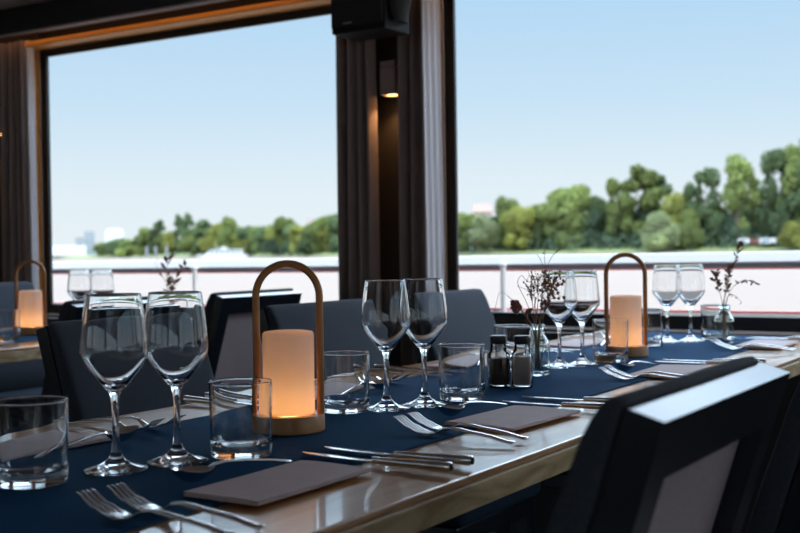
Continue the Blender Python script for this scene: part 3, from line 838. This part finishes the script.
# ------------------------------------------------------------------ chairs (local: faces -X, origin on the floor)
def chair_proto():
    t = thing('dining_chair', '-', 'chair')
    W = .20; th = R(17); H = .487
    MB().box(-.235, .20, -W+.002, W-.002, .405, .475, .024, 4).build('seat', M['seatfab'], t, 'w')
    MB().box(-.215, .19, -W+.012, W-.012, .36, .404, .004).build('seat_frame', M['lacquer'], t)
    # back: u across (y), v up the back, w towards the sitter (-x)
    B = Matrix.Translation((.200, 0, .42)) @ Matrix.Rotation(th, 4, 'Y') @ Matrix(((-1, 0, 0, 0), (0, 1, 0, 0), (0, 0, 1, 0), (0, 0, 0, 1)))
    # (w, u, v) -> local
    mb = MB()
    mb.box(0, .032, -W, -W+.045, -.05, H, 0, 2, B).box(0, .032, W-.045, W, -.05, H, 0, 2, B)
    mb.box(0, .032, -W+.045, W-.045, H-.055, H, 0, 2, B).box(0, .032, -W+.045, W-.045, .0, .06, 0, 2, B)
    mb.build('back_frame', M['lacquer'], t)
    mb = MB()
    pr = [(.0325, .035), (.0325, H+.003), (.040, H+.0055), (.050, H+.001), (.056, H-.012), (.061, H-.03), (.068, H-.10), (.072, H-.22), (.073, .12), (.068, .045), (.06, .035)]
    cw, cv = .055, H*.52
    def sec(u, k, q): return [(cw+(a-cw)*k, u, cv+(b2-cv)*q) for a, b2 in pr]
    mb.loft([sec(-W-.003, .60, .965), sec(-W-.001, .82, .985), sec(-W+.006, .95, .996), sec(-W+.016, 1, 1), sec(0, 1.04, 1), sec(W-.016, 1, 1), sec(W-.006, .95, .996), sec(W+.001, .82, .985), sec(W+.003, .60, .965)], True, True, B)
    mb.build('backrest', M['fabric'], t, True, 50)
    MB().box(.020, .033, -W+.046, W-.046, .061, H-.056, 0, 2, B).build('back_panel', M['mauvefabric'], t)
    for sx, sy in ((-1, -1), (-1, 1), (1, -1), (1, 1)):
        x = -.19 if sx < 0 else .175; y = sy*(W-.03)
        rings = []
        for z, r, dx in ((0, .013, .015*sx if sx < 0 else .05), (.36, .02, 0)):
            rings.append([(x+dx+cx*r, y+cy*r, z) for cx, cy in ((-1, -1), (1, -1), (1, 1), (-1, 1))])
        MB().loft(rings).build('leg', M['lacquer'], t)
    return t
ch0 = chair_proto()
CH = [ # x, y, rz, scale y, scale z
 (-.636, 1.034, 0, .98, .988, 'dark chair in the right foreground with blue sheen on its top rail'),
 (-.620, 1.735, 0, .95, .988, 'chair cut by the right photo edge, next along the front table'),
 (-1.455, 1.700, PI, .98, .975, 'charcoal chair across the table behind the two nearest wine glasses'),
 (-1.455, 2.380, PI, 1.05, .975, 'charcoal chair across the table behind the big lamp'),
 (-1.455, 3.045, PI, 1.05, .98, 'grey blue chair across the table behind the middle wine glasses and shakers'),
 (-2.675, 2.290, 0, 1.0, .985, 'chair at the far left table seen from behind, above the nearest wine glasses'),
 (-2.675, 2.870, 0, 1.0, .985, 'chair at the far left table seen from behind, just left of the big lamp arch'),
 (-3.575, 3.02, PI, 1.0, 1.0, 'navy chair at the left photo edge beyond the dim lamp'),
]
for i, (x, y, rz, sy, sz, lab) in enumerate(CH):
    o = ch0 if i == 0 else copy_tree(ch0)
    o.location = (x, y, 0); o.rotation_euler.z = rz; o.scale = (1, sy, sz)
    tag(o, lab, 'chair', 'padded dining chairs at the tables')

# ------------------------------------------------------------------ outside: deck, rail, river, banks
RY = 4.5
struct('deck', MB().box(-14, 9, 3.72, 4.85, -.12, -.02), M['deck'])
rl = thing('deck_railing', 'white boat railing with shaded grey underside and red lines outside the windows', 'railing', (-2.3, RY, .0), 0)
rl.rotation_euler = (0, R(-.22), 0)
MB().loft([[(xx, yy, zz) for yy, zz in ((-.030, .940), (-.034, .946), (-.012, .981), (-.006, .984), (.04, .984), (.045, .978), (.045, .940))] for xx in (-10, 10)]).build('cap_rail', M['railwhite'], rl)
MB().box(-10, 10, -.026, .03, .922, .9395).build('rail_face', M['railshade'], rl)  # underside of the white rail, its shade put into the grey colour
MB().box(-10, 10, -.028, .012, .915, .9215).build('red_line', M['railred'], rl)
MB().box(-10, 10, -.02, .03, .66, .742, .004).build('bottom_rail', M['railwhite'], rl)
MB().box(-10, 10, -.018, .018, .7425, .752).build('red_line', M['railred'], rl)
for k in range(-4, 5):
    mb = MB(); x = k*1.80+.02
    mb.tube([(x, -.045, -.02), (x, -.045, .94)], .013, 12); mb.ball((x, -.045, .942), .017, 2)
    mb.build('post', M['railwhite'], rl)
WZ = -.75
tag(MB().box(-1600, 1000, 5.2, 2200, WZ-.5, WZ).build('river', M['water'], None), kind='structure')

def at(bearing, dist):
    a = R(bearing); return Vector((math.sin(a)*dist, math.cos(a)*dist, 0))
# bank line: right stretch about 330 m off, running away to the left
bank = [(10, 345), (0, 335), (-10, 330), (-20, 338), (-29, 360), (-36, 430), (-40, 520), (-45, 700), (-52, 860), (-62, 1000)]
def bank_d(b_):
    for (a, d), (c, e_) in zip(bank, bank[1:]):
        if c <= b_ <= a: return d+(e_-d)*(a-b_)/(a-c)
    return bank[0][1] if b_ > bank[0][0] else bank[-1][1]
rings = []
bs = [12-2*k for k in range(38)]
for b_ in bs:
    d = bank_d(b_)
    rings.append([at(b_, d-3)+Vector((0, 0, WZ-.3)), at(b_, d)+Vector((0, 0, WZ+.15)), at(b_, d+7)+Vector((0, 0, WZ+1.3)), at(b_, d+14)+Vector((0, 0, WZ+2.2)), at(b_, d+400)+Vector((0, 0, WZ+2.6)), at(b_, d+400)+Vector((0, 0, WZ-.4))])
struct('riverbank', MB().loft(rings), M['grass'])
rings = []
for b_ in bs:
    d = bank_d(b_)
    rings.append([at(b_, d-3.5)+Vector((0, 0, WZ-.3)), at(b_, d-1.2)+Vector((0, 0, WZ+.40)), at(b_, d+1.2)+Vector((0, 0, WZ+.55)), at(b_, d+3)+Vector((0, 0, WZ-.2))])
struct('bank_edge', MB().loft(rings), M['earth'])
rings = []
for k in range(60):
    b_ = 14-1.4*k
    h = 14+10*noise.noise(Vector((k*.21, 2, 0)))+5*noise.noise(Vector((k*.7, 5, 0)))
    rings.append([at(b_, 1500)+Vector((0, 0, -2)), at(b_, 1560)+Vector((0, 0, h)), at(b_, 1760)+Vector((0, 0, h*1.15)), at(b_, 1900)+Vector((0, 0, -2))])
struct('hills', MB().loft(rings), M['hill'], True)

# trees: a unit crown (height 1, radius about .5) of many small leaf clumps, in several shapes
def crown_mesh(kind, seed):
    random.seed(seed)
    bm = bmesh.new()
    blobs = []
    if kind == 'round':
        for k in range(26):
            a = random.uniform(0, 6.28); z = random.uniform(.14, .9); rr = .36*math.sin(PI*min(.95, z*.9+.06))**.6
            blobs.append((math.cos(a)*rr*random.uniform(.3, 1), math.sin(a)*rr*random.uniform(.3, 1), z, random.uniform(.11, .19)))
    elif kind == 'poplar':
        for k in range(26):
            a = random.uniform(0, 6.28); z = random.uniform(.05, .97); rr = .16*math.sin(PI*min(.97, z*.75+.2))
            blobs.append((math.cos(a)*rr, math.sin(a)*rr, z, random.uniform(.06, .12)*(1.25-.7*z)))
    elif kind == 'open':
        for k in range(19):
            a = random.uniform(0, 6.28); z = random.uniform(.22, .93); rr = .40*math.sin(PI*min(.95, z*.85+.05))
            blobs.append((math.cos(a)*rr*random.uniform(.2, 1), math.sin(a)*rr*random.uniform(.2, 1), z, random.uniform(.08, .15)))
    else:  # bush
        for k in range(20):
            a = random.uniform(0, 6.28); z = random.uniform(.1, .78); rr = .42*math.sqrt(max(.05, 1-z))
            blobs.append((math.cos(a)*rr*random.uniform(.2, 1), math.sin(a)*rr*random.uniform(.2, 1), z, random.uniform(.15, .24)))
    for x, y, z, r in blobs:
        n = int(90+1900*r*r*4)
        for k in range(n):
            u = random.uniform(-1, 1); a = random.uniform(0, 6.28); s = math.sqrt(1-u*u)
            d = Vector((s*math.cos(a), s*math.sin(a), u))
            rad = r*(.45+.6*random.random()**.5)
            c = Vector((x, y, z))+d*rad
            nrm = (d+Vector((random.gauss(0, .5), random.gauss(0, .5), random.gauss(.2, .5)))).normalized()
            t1 = nrm.orthogonal().normalized(); t1 = Matrix.Rotation(random.uniform(0, 6.28), 3, nrm) @ t1; t2 = nrm.cross(t1)
            e_ = random.uniform(.020, .038)
            vs = [bm.verts.new(c+t1*e_*1.2), bm.verts.new(c+t2*e_*.7+nrm*e_*.2), bm.verts.new(c-t1*e_*1.2), bm.verts.new(c-t2*e_*.7+nrm*e_*.2)]
            bm.faces.new(vs)
    me = bpy.data.meshes.new('crown_'+kind); bm.to_mesh(me); bm.free()
    return me
def trunk_mesh():
    mb = MB(); mb.tube([(0, 0, -.02), (.005, 0, .2), (-.006, .004, .45), (.004, 0, .75)], [.026, .020, .014, .004], 7)
    for k in range(5):
        a = k*1.3; z = .24+.09*k
        mb.tube([(0, 0, z), (math.cos(a)*.10, math.sin(a)*.10, z+.12), (math.cos(a)*.2, math.sin(a)*.2, z+.22)], [.010, .007, .003], 5)
    me = bpy.data.meshes.new('trunk'); mb.bm.to_mesh(me); mb.bm.free(); me.materials.append(M['trunk'])
    return me
CR = {}
for kind, seeds in (('round', (1, 2, 3)), ('poplar', (4, 5)), ('open', (6, 7, 8)), ('bush', (9, 10))):
    CR[kind] = [crown_mesh(kind, s) for s in seeds]
TRUNK = trunk_mesh()
MESHC = {}
def px_bearing(px):
    return -32.3+math.degrees(math.atan((px-400)/1140))
tree_i = [0]
def tree(bearing, top_px, wid_px, kind, leafm, label, back=10, group='trees on the far bank', cat='tree', name='tree'):
    """height and spread measured as angles over the horizon"""
    d = bank_d(bearing)+back
    base = WZ+1.9
    h = EYE+top_px*d/1140-base
    wd = 1.14*wid_px*d/1140
    p = at(bearing, d)
    t = thing(name, label, cat, (p.x, p.y, base), random.uniform(0, 6.28), group)
    vs = CR[kind]; me = vs[tree_i[0] % len(vs)]; tree_i[0] += 1
    key = (me.name, leafm)
    if key not in MESHC:
        m2 = me.copy(); m2.materials.append(M[leafm]); MESHC[key] = m2
    c = bpy.data.objects.new('crown', MESHC[key]); COL.objects.link(c); c.parent = t
    sw = wd/(.40 if kind == 'poplar' else .92)
    c.scale = (sw, sw, h)
    if kind != 'bush':
        k = bpy.data.objects.new('trunk', TRUNK); COL.objects.link(k); k.parent = t
        k.scale = (min(sw, h)*.8, min(sw, h)*.8, h)
    return t
random.seed(21)
def hz(px): return 251.4-(px-400)*.014
RT_TREES = [ # px, top y, width px, kind, leaf, label, back
 (463, 214, 34, 'round', 'leafA', 'pale green round tree next to the right window frame', 10),
 (484, 213, 34, 'bush', 'leafD', 'low pale tree below the pink house', 4),
 (509, 197, 28, 'round', 'leafA', 'pointed green tree right of the pink house', 16),
 (520, 208, 34, 'round', 'leafC', 'yellowish tree between the pink house and the big round tree', 8),
 (541, 204, 30, 'round', 'leafA', 'mid green tree touching the left of the big round tree', 14),
 (567, 186, 54, 'round', 'leafA', 'big round tree standing alone left of the second lamp arch', 12),
 (597, 198, 30, 'round', 'leafB', 'darker tree right of the big round tree', 18),
 (618, 182, 36, 'open', 'leafA', 'tree left of the tall spire tree above the lamp arch', 14),
 (644, 163, 34, 'poplar', 'leafA', 'tall spire tree above the second lamp', 16),
 (656, 172, 30, 'poplar', 'leafB', 'shorter dark spire right of the tall spire tree', 20),
 (660, 209, 36, 'bush', 'leafD', 'pale round shrub tree low in front of the spire trees', 2),
 (677, 195, 34, 'round', 'leafC', 'yellow green tree between spire trees and distant pair', 14),
 (690, 206, 26, 'bush', 'leafA', 'low tree above the distant wine glass pair', 6),
 (706, 173, 42, 'open', 'leafB', 'airy tree left of the tallest open tree', 12),
 (738, 164, 50, 'open', 'leafA', 'tall open tree with gaps above the leafy vase', 12),
 (745, 200, 30, 'round', 'leafB', 'dark lower tree under the tall open tree', 16),
 (778, 158, 46, 'open', 'leafB', 'tall airy tree near the right photo edge', 12),
 (804, 148, 50, 'open', 'leafA', 'tallest tree cut by the right photo edge', 10),
 (793, 220, 26, 'bush', 'leafC', 'bright yellow green shrub low at the right photo edge', 1),
 (828, 160, 60, 'round', 'leafB', 'dark tree beyond the right photo edge', 12),
]
for px, ty, wp in ((452, 222, 26), (498, 216, 26), (530, 217, 28), (550, 216, 26), (588, 212, 30), (607, 210, 28), (630, 208, 30), (648, 206, 28), (672, 212, 28), (698, 216, 28), (715, 208, 30), (727, 214, 26), (752, 212, 24), (765, 216, 26), (785, 210, 28), (810, 212, 34)):
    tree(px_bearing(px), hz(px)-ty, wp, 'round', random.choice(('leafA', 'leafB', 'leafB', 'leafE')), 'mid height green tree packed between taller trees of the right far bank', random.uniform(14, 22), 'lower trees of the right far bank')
for px, ty, wp, kind, lf, lab, back in RT_TREES:
    tree(px_bearing(px), hz(px)-ty, wp, kind, lf, lab, back)
LT_TREES = [
 (112, 240, 22, 'bush', 'leafB', 'low dark tree right of the white domed building', 5),
 (130, 238, 26, 'bush', 'leafA', 'low green tree left of the pale jetty posts', 5),
 (148, 228, 24, 'round', 'leafA', 'round green tree above the pale jetty posts', 10),
 (158, 219, 14, 'poplar', 'leafB', 'narrow dark tree left of the poplar row', 14),
 (171, 232, 22, 'bush', 'leafC', 'yellowish tree above the dried twigs of the far table', 5),
 (181, 213, 11, 'poplar', 'leafB', 'left dark poplar of the tall row', 18),
 (189, 213, 11, 'poplar', 'leafB', 'right dark poplar of the tall row', 18),
 (205, 218, 17, 'poplar', 'leafB', 'dark upright tree right of the poplar row', 14),
 (193, 234, 26, 'bush', 'leafA', 'low tree under the poplar row', 4),
 (219, 224, 18, 'round', 'leafC', 'light yellow tree behind the white river boat', 10),
 (210, 235, 22, 'bush', 'leafC', 'low yellow shrub tree behind the boat bow', 3),
 (232, 217, 22, 'round', 'leafA', 'taller green tree behind the boat stern', 14),
 (250, 227, 24, 'round', 'leafB', 'low dark tree right of the boat', 10),
 (246, 238, 26, 'bush', 'leafC', 'yellow shrub at the bank right of the boat', 3),
 (266, 225, 22, 'round', 'leafB', 'blue green tree above the lamp arch left shoulder', 12),
 (285, 218, 28, 'round', 'leafA', 'tree above the big lamp arch', 12),
 (302, 226, 26, 'round', 'leafC', 'yellow green tree above the arch right shoulder', 9),
 (322, 216, 34, 'round', 'leafA', 'rounded tree left of the middle curtain', 12),
 (340, 215, 30, 'round', 'leafB', 'tree half hidden by the middle curtain', 12),
 (308, 238, 26, 'bush', 'leafB', 'dark shrub under the trees left of the middle curtain', 4),
 (276, 238, 26, 'bush', 'leafE', 'dark shrub above the big lamp arch', 5),
]
for px, ty, wp in ((104, 243, 20), (121, 239, 18), (139, 236, 20), (165, 232, 20), (198, 228, 20), (213, 230, 18), (227, 230, 20), (243, 232, 20), (258, 227, 20), (275, 225, 22), (294, 225, 22), (312, 222, 22), (331, 222, 24)):
    tree(px_bearing(px), hz(px)-ty, wp, 'round', random.choice(('leafA', 'leafA', 'leafB', 'leafC')), 'low green tree packed between taller trees of the left far bank', random.uniform(12, 20), 'lower trees of the left far bank')
for px, ty, wp, kind, lf, lab, back in LT_TREES:
    tree(px_bearing(px), hz(px)-ty, wp, kind, lf, lab, back)
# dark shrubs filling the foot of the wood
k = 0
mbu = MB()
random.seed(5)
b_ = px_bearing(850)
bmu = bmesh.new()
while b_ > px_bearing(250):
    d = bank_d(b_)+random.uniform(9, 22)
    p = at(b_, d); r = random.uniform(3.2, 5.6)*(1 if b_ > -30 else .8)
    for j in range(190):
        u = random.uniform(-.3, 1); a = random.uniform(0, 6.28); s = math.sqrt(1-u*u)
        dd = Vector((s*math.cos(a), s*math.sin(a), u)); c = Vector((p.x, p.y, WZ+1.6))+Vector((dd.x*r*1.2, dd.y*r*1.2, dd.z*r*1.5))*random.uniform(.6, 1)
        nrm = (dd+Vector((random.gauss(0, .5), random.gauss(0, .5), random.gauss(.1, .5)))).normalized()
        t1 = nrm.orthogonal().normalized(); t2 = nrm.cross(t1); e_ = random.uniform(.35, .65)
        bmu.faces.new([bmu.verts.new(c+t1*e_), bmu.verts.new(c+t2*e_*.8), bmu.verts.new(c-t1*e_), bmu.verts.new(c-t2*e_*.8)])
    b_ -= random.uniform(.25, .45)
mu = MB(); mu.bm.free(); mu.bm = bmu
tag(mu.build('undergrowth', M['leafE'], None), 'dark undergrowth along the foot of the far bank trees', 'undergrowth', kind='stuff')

# buildings, boat, vehicles
def block(name, label, cat, px, back, w_px, top_px, depth, wallm, roofm=None, win=True, dome=False, base_px=None):
    b_ = px_bearing(px); d = bank_d(b_)+back; p = at(b_, d); base = WZ+2.0
    t = thing(name, label, cat, (p.x, p.y, base), R(-b_))
    W = w_px*d/1140; H = EYE+(hz(px)-top_px)*d/1140-base
    if roofm and not dome:
        MB().box(-W/2, W/2, 0, depth, 0, H*.82).build('wall', M[wallm], t)
        MB().loft([[(-W*.53, -.4, H*.82), (W*.53, -.4, H*.82), (W*.53, depth+.4, H*.82), (-W*.53, depth+.4, H*.82)], [(-W*.42, depth*.45, H), (W*.42, depth*.45, H), (W*.42, depth*.55, H), (-W*.42, depth*.55, H)]]).build('roof', M[roofm], t)
    elif dome:
        MB().box(-W/2, W/2, 0, depth, 0, H*.88).build('wall', M[wallm], t)
        rg = []
        for k in range(9):
            a = PI*k/8; rg.append([(-W/2*math.cos(a), yy, H*.88+H*.12*math.sin(a)) for yy in (0, depth)])
        rr = [[(q[0][0], 0, q[0][2]) for q in rg]+[(W/2, 0, H*.88)], [(q[1][0], depth, q[1][2]) for q in rg]+[(W/2, depth, H*.88)]]
        rr = [r[:-1] for r in rr]
        MB().loft(rr).build('roof', M[roofm or wallm], t)
    else:
        MB().box(-W/2, W/2, 0, depth, 0, H).build('wall', M[wallm], t)
    if win:
        n = max(2, int(W/4)); rows = max(1, int(H/6))
        for j in range(rows):
            for i in range(min(n, 6)):
                cx = -W/2+(i+.5)*W/min(n, 6); cz = H*.78*(j+.5)/rows
                MB().box(cx-W*.05, cx+W*.05, -.12, -.01, cz-H*.05, cz+H*.05).build('window', M['winblue'], t)
    return t
block('house', 'small pink house with tiled roof above the bank trees', 'house', 483, 26, 19, 204, 9, 'housewall', 'rooftile')
block('apartment_block', 'grey apartment block left of the white dome', 'building', 90, 60, 10, 232, 14, 'concrete')
block('apartment_block', 'small grey block at the far left of the far shore', 'building', 80, 50, 8, 238, 14, 'concrete')
block('hall', 'white domed hall on the far left shore', 'building', 115, 60, 17, 229, 22, 'white', 'white', False, True)
block('warehouse', 'long low white warehouse at the waterline far left', 'building', 66, 8, 38, 246, 12, 'white', None, False)
block('apartment_block', 'pale tower behind the tree behind the boat', 'building', 226, 60, 6, 224, 10, 'white')
block('apartment_block', 'pale block peeking out above the trees left of the middle curtain', 'building', 313, 60, 10, 219, 10, 'housewall')
def vehicle(px, back, w_px, top_px, label, bodym, name, cat):
    b_ = px_bearing(px); d = bank_d(b_)+back; p = at(b_, d); base = WZ+2.0
    t = thing(name, label, cat, (p.x, p.y, base), R(-b_)); W = w_px*d/1140; H = 2.1
    MB().box(-W/2, W/2, 0, 2.4, .5, H*.97, .15, 2).build('body', M[bodym], t)
    for s in (-.3, .3):
        MB().tube([(W*s, -.05, .45), (W*s, .3, .45)], .45, 14).build('wheel', M['cap'], t)
    MB().box(-W*.35, W*.2, -.04, -.002, H*.55, H*.8).build('window', M['winblue'], t)
    return t
vehicle(744, 4, 10, 228, 'white camper van parked under the tall open tree', 'white', 'camper_van', 'van')
vehicle(768, 6, 15, 229, 'long white trailer parked left of the bright shrub', 'white', 'trailer', 'trailer')
vehicle(757, 11, 16, 226, 'red truck parked behind the white van and trailer', 'carred', 'truck', 'truck')
# river boat
b_ = px_bearing(222); d = bank_d(b_)-60; p = at(b_, d)
t = thing('river_boat', 'white river cruiser moored by the left far bank', 'boat', (p.x, p.y, WZ), R(-b_))
W = 50*d/1140
def hullring(z, k): return [(-W/2*k, 0, z), (-W*.36, -2.4, z), (W*.46, -2.4, z), (W/2, -1.8, z), (W/2, 1.8, z), (W*.46, 2.4, z), (-W*.36, 2.4, z)]
MB().loft([hullring(-.2, .9), hullring(1.6, 1.0)]).build('hull', M['white'], t)
MB().loft([[(-W*.33, -1.9, 1.61), (W*.42, -1.9, 1.61), (W*.42, 1.9, 1.61), (-W*.33, 1.9, 1.61)], [(-W*.22, -1.8, 3.5), (W*.40, -1.8, 3.5), (W*.40, 1.8, 3.5), (-W*.22, 1.8, 3.5)]]).build('cabin', M['white'], t)
MB().box(-W*.25, W*.44, -2.1, 2.1, 3.52, 3.75).build('roof', M['white'], t)
MB().box(-W*.02, W*.10, -1.2, 1.2, 3.76, 4.7, .1).build('wheelhouse', M['white'], t)
for k in range(6):
    cx = -W*.20+W*.105*k
    MB().box(cx-W*.035, cx+W*.035, -1.99, -1.93, 2.1, 3.0).build('window', M['winblue'], t)
MB().tube([(-W*.1, 0, 3.76), (-W*.1, 0, 6.6)], .09, 6).build('mast', M['white'], t)
for k, (px, lab) in enumerate(((147, 'leftmost pale jetty post standing in the river'), (156, 'middle pale jetty post standing in the river'), (167, 'rightmost pale jetty post standing in the river'))):
    b_ = px_bearing(px); d = bank_d(b_)-25; p = at(b_, d)
    o = MB().tube([(0, 0, -.3), (0, 0, 6.5)], [.75, .7], 10).build('jetty_post', M['concrete'], None, True, 40)
    o.location = (p.x, p.y, WZ); tag(o, lab, 'post', 'jetty posts in the river')

# remove unused prototype leftovers
for o in list(bpy.data.objects):
    if o.get('label') == '-': bpy.data.objects.remove(o)
